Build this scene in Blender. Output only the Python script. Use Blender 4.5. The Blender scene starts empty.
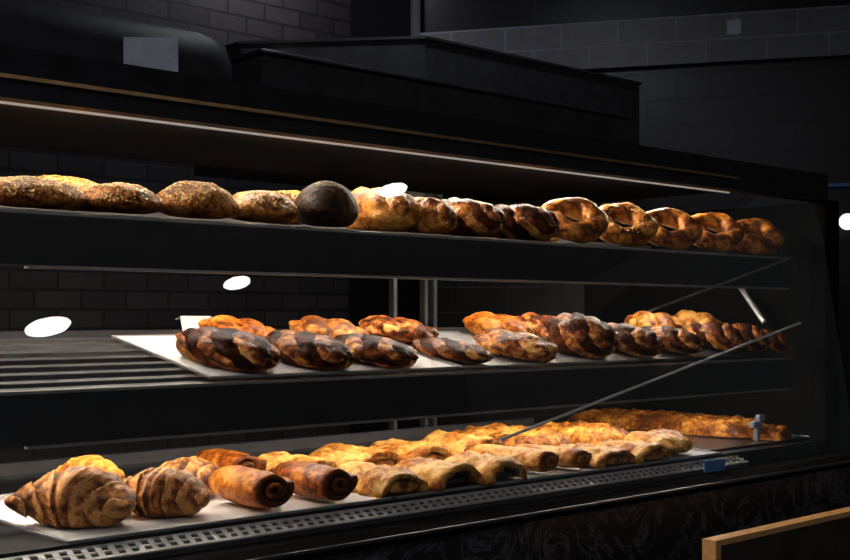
import bpy, bmesh, math, random
from mathutils import Vector, Matrix, noise

PI = math.pi
F = 1180.0            # focal length in pixels (50 mm on a 36 mm sensor, 850 px wide)
CX, HZ = 425.0, 316.0
CAM = 1.30            # camera height
COS, SIN = 0.673, 0.7396
SC = bpy.context.scene
COL = SC.collection
TMID, TUP = 0.185, 0.09   # rise of the middle and the top shelf towards the back

# ------------------------------------------------------------------ helpers
def W(u, n, h):                       # u along the case, n away from the customer, h above eye level
    return Vector((u, n, h + CAM))

def px_u(px, n):                      # where a sight line at picture column px meets depth n
    x = (px - CX) / F
    return n * (SIN * x + COS) / (-COS * x + SIN)

def px_ray(px, py):
    x, y = (px - CX) / F, (HZ - py) / F
    return Vector((SIN * x + COS, -COS * x + SIN, y)).normalized()

def srgb(r, g, b):
    def c(v):
        v /= 255.0
        return v / 12.92 if v <= 0.04045 else ((v + 0.055) / 1.055) ** 2.4
    return (c(r), c(g), c(b), 1.0)

def obj(name, bm, mat, parent=None, smooth=False, loc=None):
    me = bpy.data.meshes.new(name)
    bmesh.ops.recalc_face_normals(bm, faces=bm.faces)
    bm.to_mesh(me); bm.free()
    o = bpy.data.objects.new(name, me)
    COL.objects.link(o)
    for m in (mat if isinstance(mat, (list, tuple)) else [mat]):
        me.materials.append(m)
    if smooth:
        for p in me.polygons: p.use_smooth = True
    if parent: o.parent = parent
    if loc is not None: o.location = loc
    return o

def empty(name, loc):
    o = bpy.data.objects.new(name, None)
    o.empty_display_size = 0.05
    COL.objects.link(o); o.location = loc
    return o

def tag(o, label, cat, group=None):
    o['label'] = label; o['category'] = cat
    if group: o['group'] = group
    return o

def struct(o):
    o['kind'] = 'structure'; return o

def box(bm, x0, x1, y0, y1, z0, z1, bev=0.0):
    r = bmesh.ops.create_cube(bm, size=1)
    vs = r['verts']
    for v in vs:
        v.co = Vector(((x0 + x1) / 2 + v.co.x * (x1 - x0), (y0 + y1) / 2 + v.co.y * (y1 - y0), (z0 + z1) / 2 + v.co.z * (z1 - z0)))
    if bev:
        es = set(e for v in vs for e in v.link_edges)
        bmesh.ops.bevel(bm, geom=list(es), offset=bev, segments=2, affect='EDGES', profile=0.5)
    return bm

def B(x0, x1, y0, y1, z0, z1, bev=0.0):
    return box(bmesh.new(), x0, x1, y0, y1, z0, z1, bev)

def prism(pts, lo, hi):               # pts in the plane (x, y), extruded in z
    bm = bmesh.new()
    a = [bm.verts.new((p[0], p[1], lo)) for p in pts]
    b = [bm.verts.new((p[0], p[1], hi)) for p in pts]
    bm.faces.new(a[::-1]); bm.faces.new(b)
    for i in range(len(pts)):
        j = (i + 1) % len(pts)
        bm.faces.new((a[i], a[j], b[j], b[i]))
    return bm

def extrude_u(prof, u0, u1):          # prof: (n, h) outline, extruded along the case
    bm = bmesh.new()
    a = [bm.verts.new(W(u0, n, h)) for n, h in prof]
    b = [bm.verts.new(W(u1, n, h)) for n, h in prof]
    bm.faces.new(a); bm.faces.new(b[::-1])
    for i in range(len(prof)):
        j = (i + 1) % len(prof)
        bm.faces.new((a[i], b[i], b[j], a[j]))
    return bm

def tube(bm, pts, rad, seg=12, caps=True):
    rings = []
    n = len(pts)
    for i, p in enumerate(pts):
        p = Vector(p)
        t = (Vector(pts[min(i + 1, n - 1)]) - Vector(pts[max(i - 1, 0)])).normalized()
        up = Vector((0, 0, 1)) if abs(t.z) < 0.9 else Vector((1, 0, 0))
        s = t.cross(up).normalized(); q = s.cross(t).normalized()
        r = rad[i] if isinstance(rad, (list, tuple)) else rad
        rings.append([bm.verts.new(p + r * (math.cos(a) * s + math.sin(a) * q)) for a in [2 * PI * k / seg for k in range(seg)]])
    for a, b in zip(rings, rings[1:]):
        for k in range(seg):
            bm.faces.new((a[k], a[(k + 1) % seg], b[(k + 1) % seg], b[k]))
    if caps:
        bm.faces.new(rings[0][::-1]); bm.faces.new(rings[-1])
    return bm

def disc(bm, centre, normal, r, depth, seg=32):
    nrm = Vector(normal).normalized()
    return tube(bm, [Vector(centre) - nrm * depth / 2, Vector(centre) + nrm * depth / 2], r, seg)

# ------------------------------------------------------------------ materials
def new_mat(name):
    m = bpy.data.materials.new(name); m.use_nodes = True
    nt = m.node_tree
    return m, nt, nt.nodes['Principled BSDF']

def plain(name, col, rough=0.5, metal=0.0, spec=0.5, var=0.12, scale=18.0):
    m, nt, p = new_mat(name)
    tc = nt.nodes.new('ShaderNodeTexCoord'); no = nt.nodes.new('ShaderNodeTexNoise')
    no.inputs['Scale'].default_value = scale; no.inputs['Detail'].default_value = 4
    nt.links.new(tc.outputs['Object'], no.inputs['Vector'])
    rp = nt.nodes.new('ShaderNodeValToRGB')
    c = col
    rp.color_ramp.elements[0].position = 0.3; rp.color_ramp.elements[1].position = 0.7
    rp.color_ramp.elements[0].color = (c[0] * (1 - var), c[1] * (1 - var), c[2] * (1 - var), 1)
    rp.color_ramp.elements[1].color = (min(1, c[0] * (1 + var)), min(1, c[1] * (1 + var)), min(1, c[2] * (1 + var)), 1)
    nt.links.new(no.outputs['Fac'], rp.inputs['Fac'])
    nt.links.new(rp.outputs['Color'], p.inputs['Base Color'])
    p.inputs['Roughness'].default_value = rough; p.inputs['Metallic'].default_value = metal
    p.inputs['Specular IOR Level'].default_value = spec
    return m

def emit(name, col, s):
    m, nt, p = new_mat(name)
    p.inputs['Base Color'].default_value = (0.8, 0.8, 0.8, 1)
    p.inputs['Emission Color'].default_value = col; p.inputs['Emission Strength'].default_value = s
    return m

def crust(name, cols, scale=16.0, rough=0.5, bump=0.5, fine=90.0, spec=0.16, toast=True, contrast=0.16):
    """baked dough: cols from pale to dark by blotchy noise, 'toast' vertex attribute shifts towards dark"""
    m, nt, p = new_mat(name)
    N, L = nt.nodes.new, nt.links.new
    tc = N('ShaderNodeTexCoord'); oi = N('ShaderNodeObjectInfo')
    mul = N('ShaderNodeMath'); mul.operation = 'MULTIPLY'; mul.inputs[1].default_value = 37.0
    L(oi.outputs['Random'], mul.inputs[0])
    n1 = N('ShaderNodeTexNoise'); n1.noise_dimensions = '4D'
    n1.inputs['Scale'].default_value = scale; n1.inputs['Detail'].default_value = 6; n1.inputs['Roughness'].default_value = 0.62
    L(tc.outputs['Object'], n1.inputs['Vector']); L(mul.outputs[0], n1.inputs['W'])
    n2 = N('ShaderNodeTexNoise'); n2.inputs['Scale'].default_value = fine; n2.inputs['Detail'].default_value = 5
    L(tc.outputs['Object'], n2.inputs['Vector'])
    a = N('ShaderNodeMath'); a.operation = 'MULTIPLY_ADD'; a.inputs[1].default_value = 0.70
    L(n2.outputs['Fac'], a.inputs[0]); L(n1.outputs['Fac'], a.inputs[2])
    sub = N('ShaderNodeMath'); sub.operation = 'SUBTRACT'; sub.inputs[1].default_value = 0.35
    L(a.outputs[0], sub.inputs[0])
    src = sub.outputs[0]
    if toast:
        at = N('ShaderNodeAttribute'); at.attribute_name = 'toast'
        ad = N('ShaderNodeMath'); ad.operation = 'ADD'
        L(src, ad.inputs[0]); L(at.outputs['Fac'], ad.inputs[1]); src = ad.outputs[0]
    rp = N('ShaderNodeValToRGB'); cr = rp.color_ramp
    k = len(cols)
    while len(cr.elements) < k: cr.elements.new(0.5)
    for i, c in enumerate(cols):
        cr.elements[i].position = 0.5 - contrast + 2 * contrast * i / (k - 1); cr.elements[i].color = srgb(*c)
    L(src, rp.inputs['Fac']); L(rp.outputs['Color'], p.inputs['Base Color'])
    bp = N('ShaderNodeBump'); bp.inputs['Strength'].default_value = bump; bp.inputs['Distance'].default_value = 0.008
    L(sub.outputs[0], bp.inputs['Height']); L(bp.outputs['Normal'], p.inputs['Normal'])
    p.inputs['Roughness'].default_value = rough; p.inputs['Specular IOR Level'].default_value = spec
    return m

def bricks(name, c1, c2, mortar, bw, bh, ms, rough, axis_u, bump=0.4):
    m, nt, p = new_mat(name)
    N, L = nt.nodes.new, nt.links.new
    tc = N('ShaderNodeTexCoord'); sp = N('ShaderNodeSeparateXYZ'); cb = N('ShaderNodeCombineXYZ')
    L(tc.outputs['Object'], sp.inputs[0]); L(sp.outputs['X'], cb.inputs['X']); L(sp.outputs['Z'], cb.inputs['Y'])
    br = N('ShaderNodeTexBrick'); br.offset = 0.5
    br.inputs['Color1'].default_value = c1; br.inputs['Color2'].default_value = c2; br.inputs['Mortar'].default_value = mortar
    br.inputs['Scale'].default_value = 1; br.inputs['Brick Width'].default_value = bw; br.inputs['Row Height'].default_value = bh
    br.inputs['Mortar Size'].default_value = ms; br.inputs['Mortar Smooth'].default_value = 0.2
    L(cb.outputs[0], br.inputs['Vector'])
    no = N('ShaderNodeTexNoise'); no.inputs['Scale'].default_value = 22; no.inputs['Detail'].default_value = 5
    L(tc.outputs['Object'], no.inputs['Vector'])
    mx = N('ShaderNodeMixRGB'); mx.blend_type = 'MULTIPLY'; mx.inputs['Fac'].default_value = 0.5
    L(br.outputs['Color'], mx.inputs[1]); L(no.outputs['Color'], mx.inputs[2])
    L(mx.outputs[0], p.inputs['Base Color'])
    bp = N('ShaderNodeBump'); bp.inputs['Strength'].default_value = bump; bp.inputs['Distance'].default_value = 0.01; bp.invert = True
    L(br.outputs['Fac'], bp.inputs['Height']); L(bp.outputs['Normal'], p.inputs['Normal'])
    p.inputs['Roughness'].default_value = rough
    return m

def glass_mat(name):
    m = bpy.data.materials.new(name); m.use_nodes = True
    nt = m.node_tree; nt.nodes.clear()
    N, L = nt.nodes.new, nt.links.new
    out = N('ShaderNodeOutputMaterial'); mx = N('ShaderNodeMixShader'); tr = N('ShaderNodeBsdfTransparent'); gl = N('ShaderNodeBsdfGlossy')
    tr.inputs['Color'].default_value = (0.97, 0.98, 0.98, 1); gl.inputs['Roughness'].default_value = 0.0
    fr = N('ShaderNodeFresnel'); fr.inputs['IOR'].default_value = 1.5
    ge = N('ShaderNodeNewGeometry'); inv = N('ShaderNodeMath'); inv.operation = 'SUBTRACT'; inv.inputs[0].default_value = 1.0
    L(ge.outputs['Backfacing'], inv.inputs[1])
    mu = N('ShaderNodeMath'); mu.operation = 'MULTIPLY'
    L(fr.outputs[0], mu.inputs[0]); L(inv.outputs[0], mu.inputs[1]); L(mu.outputs[0], mx.inputs[0])
    L(tr.outputs[0], mx.inputs[1]); L(gl.outputs[0], mx.inputs[2]); L(mx.outputs[0], out.inputs[0])
    return m

def marble_mat(name):
    m, nt, p = new_mat(name)
    N, L = nt.nodes.new, nt.links.new
    tc = N('ShaderNodeTexCoord')
    no = N('ShaderNodeTexNoise'); no.inputs['Scale'].default_value = 9; no.inputs['Detail'].default_value = 8; no.inputs['Roughness'].default_value = 0.7; no.inputs['Distortion'].default_value = 1.4
    L(tc.outputs['Object'], no.inputs['Vector'])
    a = N('ShaderNodeMath'); a.operation = 'SUBTRACT'; a.inputs[1].default_value = 0.5; L(no.outputs['Fac'], a.inputs[0])
    b = N('ShaderNodeMath'); b.operation = 'ABSOLUTE'; L(a.outputs[0], b.inputs[0])
    rp = N('ShaderNodeValToRGB'); cr = rp.color_ramp
    cr.elements[0].position = 0.0; cr.elements[0].color = (0.13, 0.135, 0.15, 1)
    cr.elements[1].position = 0.028; cr.elements[1].color = (0.02, 0.02, 0.022, 1)
    L(b.outputs[0], rp.inputs['Fac']); L(rp.outputs['Color'], p.inputs['Base Color'])
    p.inputs['Roughness'].default_value = 0.35
    return m

M = {}
M['canopy'] = plain('canopy_black', (0.022, 0.022, 0.025), 0.55, spec=0.12, var=0.2)
M['black'] = plain('black_enamel', (0.05, 0.05, 0.054), 0.55, spec=0.12, var=0.2)
M['ledge'] = plain('matt_black', (0.009, 0.009, 0.0095), 0.8, spec=0.0)
M['fascia'] = plain('fascia_black', (0.026, 0.028, 0.031), 0.35, spec=0.25, var=0.15)
M['dark_metal'] = plain('dark_metal', (0.10, 0.10, 0.11), 0.35, 0.7)
M['deck'] = plain('deck_black', (0.018, 0.019, 0.022), 0.4, spec=0.2)
M['slat'] = plain('slat_metal', (0.075, 0.077, 0.082), 0.42, 0.4)
M['steel'] = plain('brushed_steel', (0.5, 0.5, 0.51), 0.32, 0.9, var=0.06)
M['edge'] = plain('edge_steel', (0.33, 0.32, 0.30), 0.4, 0.6, var=0.08)
M['grille'] = plain('grille_steel', (0.42, 0.42, 0.41), 0.5, 0.2, var=0.06)
M['rod'] = plain('rod_steel', (0.7, 0.72, 0.75), 0.4, 0.2, var=0.04)
M['tray'] = plain('tray_aluminium', (0.34, 0.345, 0.35), 0.5, 0.35, var=0.1)
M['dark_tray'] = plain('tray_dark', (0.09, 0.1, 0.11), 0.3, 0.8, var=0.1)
M['bronze'] = plain('bronze_trim', (0.32, 0.19, 0.09), 0.3, 0.8, var=0.3, scale=40)
M['paper'] = plain('baking_paper', (0.74, 0.73, 0.70), 0.8, var=0.03)
M['card'] = plain('grey_card', (0.62, 0.62, 0.72), 0.8, var=0.12, scale=40)
M['pipe'] = plain('galvanised_pipe', (0.72, 0.73, 0.78), 0.5, 0.1, var=0.05)
M['led'] = emit('led_strip', (1.0, 0.87, 0.72, 1), 95)
M['led_top'] = emit('led_strip_top', (1.0, 0.84, 0.66, 1), 150)
M['led_low'] = emit('led_strip_low', (1.0, 0.87, 0.72, 1), 84)
M['led_edge'] = emit('led_profile', (1.0, 0.93, 0.82, 1), 0.22)
M['lamp'] = emit('lamp_disc', (1.0, 0.98, 0.95, 1), 34)
M['lamp_dim'] = emit('small_lamp', (1.0, 0.98, 0.95, 1), 5)
M['front_fill'] = emit('front_fill', (0.9, 0.9, 1.0, 1), 60)
M['pipe_fill'] = emit('pipe_fill_light', (0.88, 0.92, 1.0, 1), 270)
M['room_lamp'] = emit('room_lamp', (0.9, 0.88, 1.0, 1), 40)
M['wood'] = plain('tan_plywood_edge', srgb(226, 168, 104)[:3], 0.5, var=0.15, scale=60)
M['panel'] = plain('dark_brown_board', (0.035, 0.022, 0.014), 0.5, var=0.35, scale=12)
M['blue'] = plain('blue_plastic', (0.07, 0.22, 0.55), 0.35, var=0.1)
M['bluegrey'] = plain('blue_grey_plastic', (0.25, 0.32, 0.42), 0.3, var=0.2)
M['marble'] = marble_mat('black_marble')
M['glass'] = glass_mat('clear_glass')
M['brick'] = bricks('dark_brick', (0.06, 0.053, 0.057, 1), (0.03, 0.027, 0.030, 1), (0.014, 0.013, 0.014, 1), 0.20, 0.078, 0.007, 0.7, True)
M['tile'] = bricks('black_tile', (0.007, 0.007, 0.008, 1), (0.006, 0.006, 0.007, 1), (0.02, 0.02, 0.022, 1), 0.26, 0.12, 0.004, 0.35, False)
M['tile_grey'] = bricks('grey_tile', (0.24, 0.235, 0.26, 1), (0.20, 0.20, 0.22, 1), (0.40, 0.40, 0.44, 1), 0.26, 0.11, 0.004, 0.4, False)
M['plaster'] = plain('grey_plaster', (0.42, 0.42, 0.44), 0.8, var=0.05, scale=3)
M['floor'] = plain('floor_stone', (0.05, 0.047, 0.045), 0.5, var=0.2, scale=4)
M['ceil'] = plain('ceiling_dark', (0.03, 0.03, 0.032), 0.8)

M['croissant'] = crust('croissant_crust', [(224, 160, 92), (176, 110, 54), (122, 68, 30), (72, 36, 16)], 22, 0.45, 0.55, spec=0.2)
M['orange'] = crust('golden_roll_crust', [(226, 158, 70), (206, 122, 40), (168, 84, 24), (96, 46, 18)], 20, 0.38, 0.5)
M['roll_dark'] = crust('roll_chocolate', [(110, 66, 36), (70, 38, 20), (44, 22, 12)], 30, 0.4, 0.6)
M['puff'] = crust('puff_crust', [(236, 190, 116), (222, 168, 90), (200, 134, 58), (150, 84, 30)], 20, 0.4, 0.6)
M['flat'] = crust('flatbread_crust', [(232, 176, 86), (206, 134, 52), (150, 84, 30), (88, 46, 20)], 16, 0.45, 0.7, contrast=0.2)
M['puff_inside'] = crust('puff_crumb', [(206, 150, 84), (160, 100, 48), (100, 58, 26)], 40, 0.5, 0.6)
M['filling'] = plain('dark_filling', (0.02, 0.012, 0.008), 0.35, var=0.3, scale=60)
M['babka'] = crust('babka_dough', [(234, 176, 98), (202, 126, 56), (138, 72, 32), (70, 34, 18)], 26, 0.36, 0.6, spec=0.22, contrast=0.18)
M['choco'] = crust('chocolate_swirl', [(120, 60, 32), (64, 30, 16), (32, 15, 8)], 30, 0.42, 0.5, spec=0.05, contrast=0.2)
M['glazed'] = crust('glazed_twist', [(238, 176, 96), (192, 112, 54), (124, 62, 30), (60, 28, 16)], 26, 0.4, 0.6, spec=0.14, contrast=0.16)
M['seeded'] = crust('seeded_crust', [(222, 150, 72), (176, 104, 44), (122, 66, 26), (72, 36, 16)], 22, 0.6, 0.7, 140, spec=0.12)
M['golden'] = crust('golden_loaf_crust', [(230, 168, 80), (206, 130, 48), (156, 86, 30), (90, 46, 18)], 18, 0.45, 0.6, spec=0.3)
M['rye'] = crust('rye_crust', [(92, 66, 48), (52, 35, 26), (30, 20, 15)], 18, 0.6, 0.5, spec=0.1)
M['sesame'] = crust('sesame_seeds', [(250, 214, 150), (236, 186, 104), (150, 92, 42)], 200, 0.5, 0.2, toast=False, spec=0.2, contrast=0.2)
M['flour'] = crust('flour_dust', [(210, 196, 180), (180, 160, 140), (120, 100, 84)], 60, 0.9, 0.3, toast=False)
M['almond'] = crust('sugar_almonds', [(244, 222, 190), (226, 190, 140), (170, 120, 80)], 200, 0.5, 0.2, toast=False)

# ------------------------------------------------------------------ baked goods (base at z = 0, long axis along local x)
def set_toast(o, vals):
    at = o.data.attributes.new('toast', 'FLOAT', 'POINT')
    at.data.foreach_set('value', vals)

def grid_mesh(rings, closed=True, caps=True):
    bm = bmesh.new()
    R = [[bm.verts.new(p) for p in r] for r in rings]
    k = len(R[0])
    for a, b in zip(R, R[1:]):
        for i in range(k if closed else k - 1):
            j = (i + 1) % k
            bm.faces.new((a[i], a[j], b[j], b[i]))
    if caps:
        bm.faces.new(R[0][::-1]); bm.faces.new(R[-1])
    return bm

def wob(p, sc, amp, seed):
    return amp * noise.noise(Vector(p) * sc + Vector((seed * 3.1, seed * 1.7, seed * 0.9)))

def flat_floor(z, soft=0.01):
    if z >= soft: return z
    return max(0.0, soft * math.exp((z - soft) / soft) - soft * 0.02) if z > -soft * 3 else 0.0

def loaf_mesh(L, Wd, H, seed, bump=0.006, power=2.3, ns=34, na=34):
    rings, toast = [], []
    for i in range(ns + 1):
        s = -1 + 2 * (i + 0.02) / (ns + 0.04)
        s = math.sin(s * PI / 2)
        k = max(0.0, 1 - abs(s) ** power) ** (1 / power)
        ring = []
        for j in range(na):
            a = 2 * PI * j / na
            y = Wd / 2 * k * math.cos(a)
            zz = math.sin(a)
            z = H * 0.38 + (H * 0.62 if zz > 0 else H * 0.5) * zz * (0.35 + 0.65 * k) * k
            p = Vector((L / 2 * s, y, z))
            d = wob(p, 26, bump, seed) + wob(p, 60, bump * 0.4, seed + 3)
            p += Vector((0, math.cos(a), zz)) * d
            p.z = flat_floor(p.z)
            ring.append(p); toast.append(0.10 * max(0, zz) - 0.05 + wob(p, 30, 0.12, seed + 5))
        rings.append(ring)
    return grid_mesh(rings), toast

def croissant_mesh(L, R, seed, bend=0.9, m=3.6, ns=130, na=40):
    amax = bend; Rc = L / 2 / math.sin(amax) if amax > 0.05 else 1e3
    rings, toast = [], []
    for i in range(ns + 1):
        s = -1 + 2 * i / ns
        a = s * amax
        c = Vector((Rc * math.sin(a), Rc * (math.cos(a) - 1) + R * 0.35, 0)); t = Vector((math.cos(a), -math.sin(a), 0)); side = Vector((t.y, -t.x, 0))
        prof = max(0.0, math.cos(s * PI / 2 * 0.965)) ** 0.9
        ring = []
        for j in range(na):
            th = 2 * PI * j / na
            q = abs(s) * m + 0.34 * math.sin(th + 0.6 + seed) + 0.28 * noise.noise(Vector((s * 2.5, math.cos(th) * 1.2, seed + math.sin(th) * 1.2)))
            f = q - math.floor(q)
            st = 1 + 0.19 * (1 - f) - 0.09 + 0.018 * math.sin(q * 2 * PI * 5)
            if q < 0.3: st = 1.08 + 0.018 * math.sin(q * 2 * PI * 5)
            r = R * prof * st
            p = c + side * (math.cos(th) * r * 1.08) + Vector((0, 0, R * 0.86 + math.sin(th) * r))
            r2 = wob(p, 40, 0.0035, seed)
            p += (side * math.cos(th) + Vector((0, 0, math.sin(th)))) * r2
            p.z = R * 0.86 + (p.z - R * 0.86)
            p.z = flat_floor(p.z - R * 0.05 * 0)
            ring.append(p); toast.append(0.24 * (f - 0.5) - 0.04 + 0.05 * (1 - prof) + wob(p, 25, 0.06, seed + 2))
        rings.append(ring)
    return grid_mesh(rings), toast

def strand_rings(L, R, k, n, turns, seed, ns=80, na=18, off=0.52, rad=0.60, flat=1.0, squash=0.9):
    rings, toast = [], []
    for i in range(ns + 1):
        s = i / ns
        tap = max(0.03, math.sin(PI * min(1, max(0, 0.03 + 0.94 * s)))) ** 0.42
        ph = 2 * PI * (k / n + turns * s) + 0.5 * noise.noise(Vector((s * 4, k * 2.0, seed)))
        c = Vector((L * (s - 0.5), off * R * tap * math.cos(ph), R * 0.86 * squash + off * R * tap * math.sin(ph) * squash))
        dph = 2 * PI * turns / L
        t = Vector((1, -off * R * tap * math.sin(ph) * dph, off * R * tap * math.cos(ph) * dph * squash)).normalized()
        sd = t.cross(Vector((0, 0, 1))).normalized(); up = sd.cross(t)
        ring = []
        for j in range(na):
            a = 2 * PI * j / na
            rr = rad * R * tap * (1 + 0.22 * noise.noise(Vector((s * 11, a * 1.1, seed + k))))
            p = c + rr * (math.cos(a) * sd + math.sin(a) * up)
            p += Vector((wob(p, 45, 0.003, seed), wob(p, 45, 0.003, seed + 1), wob(p, 45, 0.003, seed + 2)))
            p.z = flat_floor(p.z, 0.006)
            ring.append(p); toast.append(0.10 * max(0, math.sin(a)) - 0.04 + wob(p, 28, 0.14, seed + k))
        rings.append(ring)
    return rings, toast

def join_grids(gs):
    bm = bmesh.new(); T = []
    for rings, toast in gs:
        R = [[bm.verts.new(p) for p in r] for r in rings]
        T += toast
        k = len(R[0])
        for a, b in zip(R, R[1:]):
            for i in range(k):
                j = (i + 1) % k
                bm.faces.new((a[i], a[j], b[j], b[i]))
        bm.faces.new(R[0][::-1]); bm.faces.new(R[-1])
    return bm, T

def roll_mesh(L, R, seed, turns=2.3, ns=22, sq=0.92):
    """a sheet wound into a scroll; the wound end shows at both ends"""
    na = int(turns * 26); th = R / (turns + 0.35)
    rings, toast = [], []
    for i in range(ns + 1):
        s = i / ns; e = abs(2 * s - 1)
        sc = 1 - 0.16 * e ** 3
        sec_o, sec_i, to, ti = [], [], [], []
        for j in range(na + 1):
            a = 2 * PI * turns * j / na
            r = R - th * (turns - turns * j / na) if True else 0
            push = (1 - j / na) * 0.012 * e ** 4 * (1 if s > 0.5 else -1)
            for lst, rr, tl, tv in ((sec_o, r, to, 0.0), (sec_i, r - th * 0.80, ti, 0.25)):
                rr = max(0.002, rr * sc)
                p = Vector((L * (s - 0.5) + push, rr * math.cos(a - PI / 2) * 1.06, R * sq + rr * math.sin(a - PI / 2) * sq))
                d = wob(p, 38, 0.0028, seed)
                p += Vector((0, math.cos(a - PI / 2), math.sin(a - PI / 2))) * d
                p.z = flat_floor(p.z, 0.005)
                lst.append(p); tl.append(tv + 0.20 * e ** 8 * (0.4 + j / na) + wob(p, 26, 0.14, seed + 4))
        rings.append(sec_o + sec_i[::-1]); toast += to + ti[::-1]
    bm = bmesh.new()
    R_ = [[bm.verts.new(p) for p in r] for r in rings]
    k = len(R_[0]); h = k // 2
    for a, b in zip(R_, R_[1:]):
        for i in range(k):
            j = (i + 1) % k
            f = bm.faces.new((a[i], a[j], b[j], b[i]))
            f.material_index = 0 if (i < h and i > na - 27) else 1
    for rr in (R_[0], R_[-1]):                       # wound ends
        for i in range(h - 1):
            f = bm.faces.new((rr[i], rr[i + 1], rr[k - 2 - i], rr[k - 1 - i])); f.material_index = 0
    return bm, toast

def shell_mesh(L, Wd, H, seed, ns=30, na=26):
    """arched flaky pocket, open at the +x end, closed and pinched at the other"""
    rings, toast = [], []
    for i in range(ns + 1):
        s = i / ns
        k = 1 - 0.75 * max(0, (0.16 - s) / 0.16) ** 2 - 0.12 * max(0, (s - 0.85) / 0.15) ** 2
        k *= 1 + 0.05 * math.sin(s * 2 * PI * 3.5 + seed)
        o, inn, to, ti = [], [], [], []
        for j in range(na + 1):
            a = PI * j / na
            cy, sz = math.cos(a), max(0.0, math.sin(a)) ** 0.75
            p = Vector((L * (s - 0.5) + 0.008 * noise.noise(Vector((a * 2, seed, s))), Wd / 2 * k * cy * (1 + 0.08 * (1 - sz)), H * k * sz))
            d = wob(p, 34, 0.006, seed) + wob(p, 85, 0.003, seed + 7)
            p += Vector((0, cy, sz)) * d; p.z = max(p.z, 0)
            o.append(p); to.append(wob(p, 24, 0.22, seed + 9) + 0.12 * max(0, (s - 0.9) / 0.1))
            q = Vector((p.x - 0.004 * (s > 0.5), p.y * 0.74, max(0.004, p.z * 0.74 - 0.0))); inn.append(q); ti.append(0.05)
        rings.append(o + inn[::-1]); toast += to + ti[::-1]
    return grid_mesh(rings, True, True) if False else _shell(rings), toast

def _shell(rings):
    bm = bmesh.new()
    R = [[bm.verts.new(p) for p in r] for r in rings]
    k = len(R[0]); h = k // 2
    for a, b in zip(R, R[1:]):
        for i in range(k):
            j = (i + 1) % k
            bm.faces.new((a[i], a[j], b[j], b[i]))
    for rr in (R[0], R[-1]):
        for i in range(h - 1):
            bm.faces.new((rr[i], rr[i + 1], rr[k - 2 - i], rr[k - 1 - i]))
    return bm

def ring_mesh(A, m, seed, lean=36, ns=110, na=28):
    """twisted ring bread resting on its front edge and leaning back"""
    le = math.radians(lean); pts, T = [], []
    for i in range(ns):
        ph = 2 * PI * i / ns
        for j in range(na):
            th = 2 * PI * j / na
            r = m * (0.80 + 0.28 * abs(math.cos(th + 2.0 * ph)) ** 0.8) * (1 + 0.10 * noise.noise(Vector((math.cos(ph) * 2, math.sin(ph) * 2, seed))))
            p = Vector(((A + r * math.cos(th)) * math.cos(ph) * 1.12, (A + r * math.cos(th)) * math.sin(ph), r * math.sin(th)))
            p += p.normalized() * wob(p, 50, 0.003, seed)
            pts.append(Vector((p.x, p.y * math.cos(le) - p.z * math.sin(le), p.y * math.sin(le) + p.z * math.cos(le))))
            T.append(0.10 * math.sin(th) - 0.06 + 0.22 * (1 - abs(math.cos(th + 2.0 * ph))) ** 2 + wob(p, 28, 0.12, seed + 1))
    z0 = min(p.z for p in pts)
    bm = bmesh.new(); v = [bm.verts.new((p.x, p.y, p.z - z0)) for p in pts]
    for i in range(ns):
        for j in range(na):
            i2, j2 = (i + 1) % ns, (j + 1) % na
            bm.faces.new((v[i * na + j], v[i2 * na + j], v[i2 * na + j2], v[i * na + j2]))
    return bm, T

def slab_mesh(L, Wd, H, seed, nx=60, ny=26):
    bm = bmesh.new(); top, bot, T = [], [], []
    def P(i, j, z):
        s, t = -1 + 2 * i / nx, -1 + 2 * j / ny
        # superellipse mapping of the square
        k = 1 / max(1e-6, (abs(s) ** 5 + abs(t) ** 5) ** 0.2) * max(abs(s), abs(t)) if (s or t) else 1
        x, y = s * k * L / 2, t * k * Wd / 2
        e = max(abs(s), abs(t))
        w = 1 + 0.05 * noise.noise(Vector((x * 18, y * 18, seed)))
        return Vector((x * w, y * w, 0)), e
    for i in range(nx + 1):
        for j in range(ny + 1):
            p, e = P(i, j, 0)
            z = H * (1 - e ** 6) ** 0.5 if e < 1 else 0
            z = z * (1 + 0.30 * noise.noise(Vector((p.x * 40, p.y * 40, seed)))) + 0.004 * noise.noise(Vector((p.x * 90, p.y * 90, seed)))
            v = bm.verts.new((p.x, p.y, max(0.004 if e < 1 else 0.003, z))); top.append(v); T.append(wob(p, 22, 0.25, seed) + 0.02)
    for i in range(nx + 1):
        for j in range(ny + 1):
            p, e = P(i, j, 0); bot.append(bm.verts.new((p.x, p.y, 0))); T.append(0.2)
    w = ny + 1
    for i in range(nx):
        for j in range(ny):
            a = i * w + j
            bm.faces.new((top[a], top[a + w], top[a + w + 1], top[a + 1])); bm.faces.new((bot[a], bot[a + 1], bot[a + w + 1], bot[a + w]))
    border = [i * w for i in range(nx + 1)] + [nx * w + j for j in range(1, ny + 1)] + [i * w + ny for i in range(nx - 1, -1, -1)] + [j for j in range(ny - 1, 0, -1)]
    for a, b in zip(border, border[1:] + border[:1]):
        bm.faces.new((top[a], bot[a], bot[b], top[b]))
    return bm, T

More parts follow.
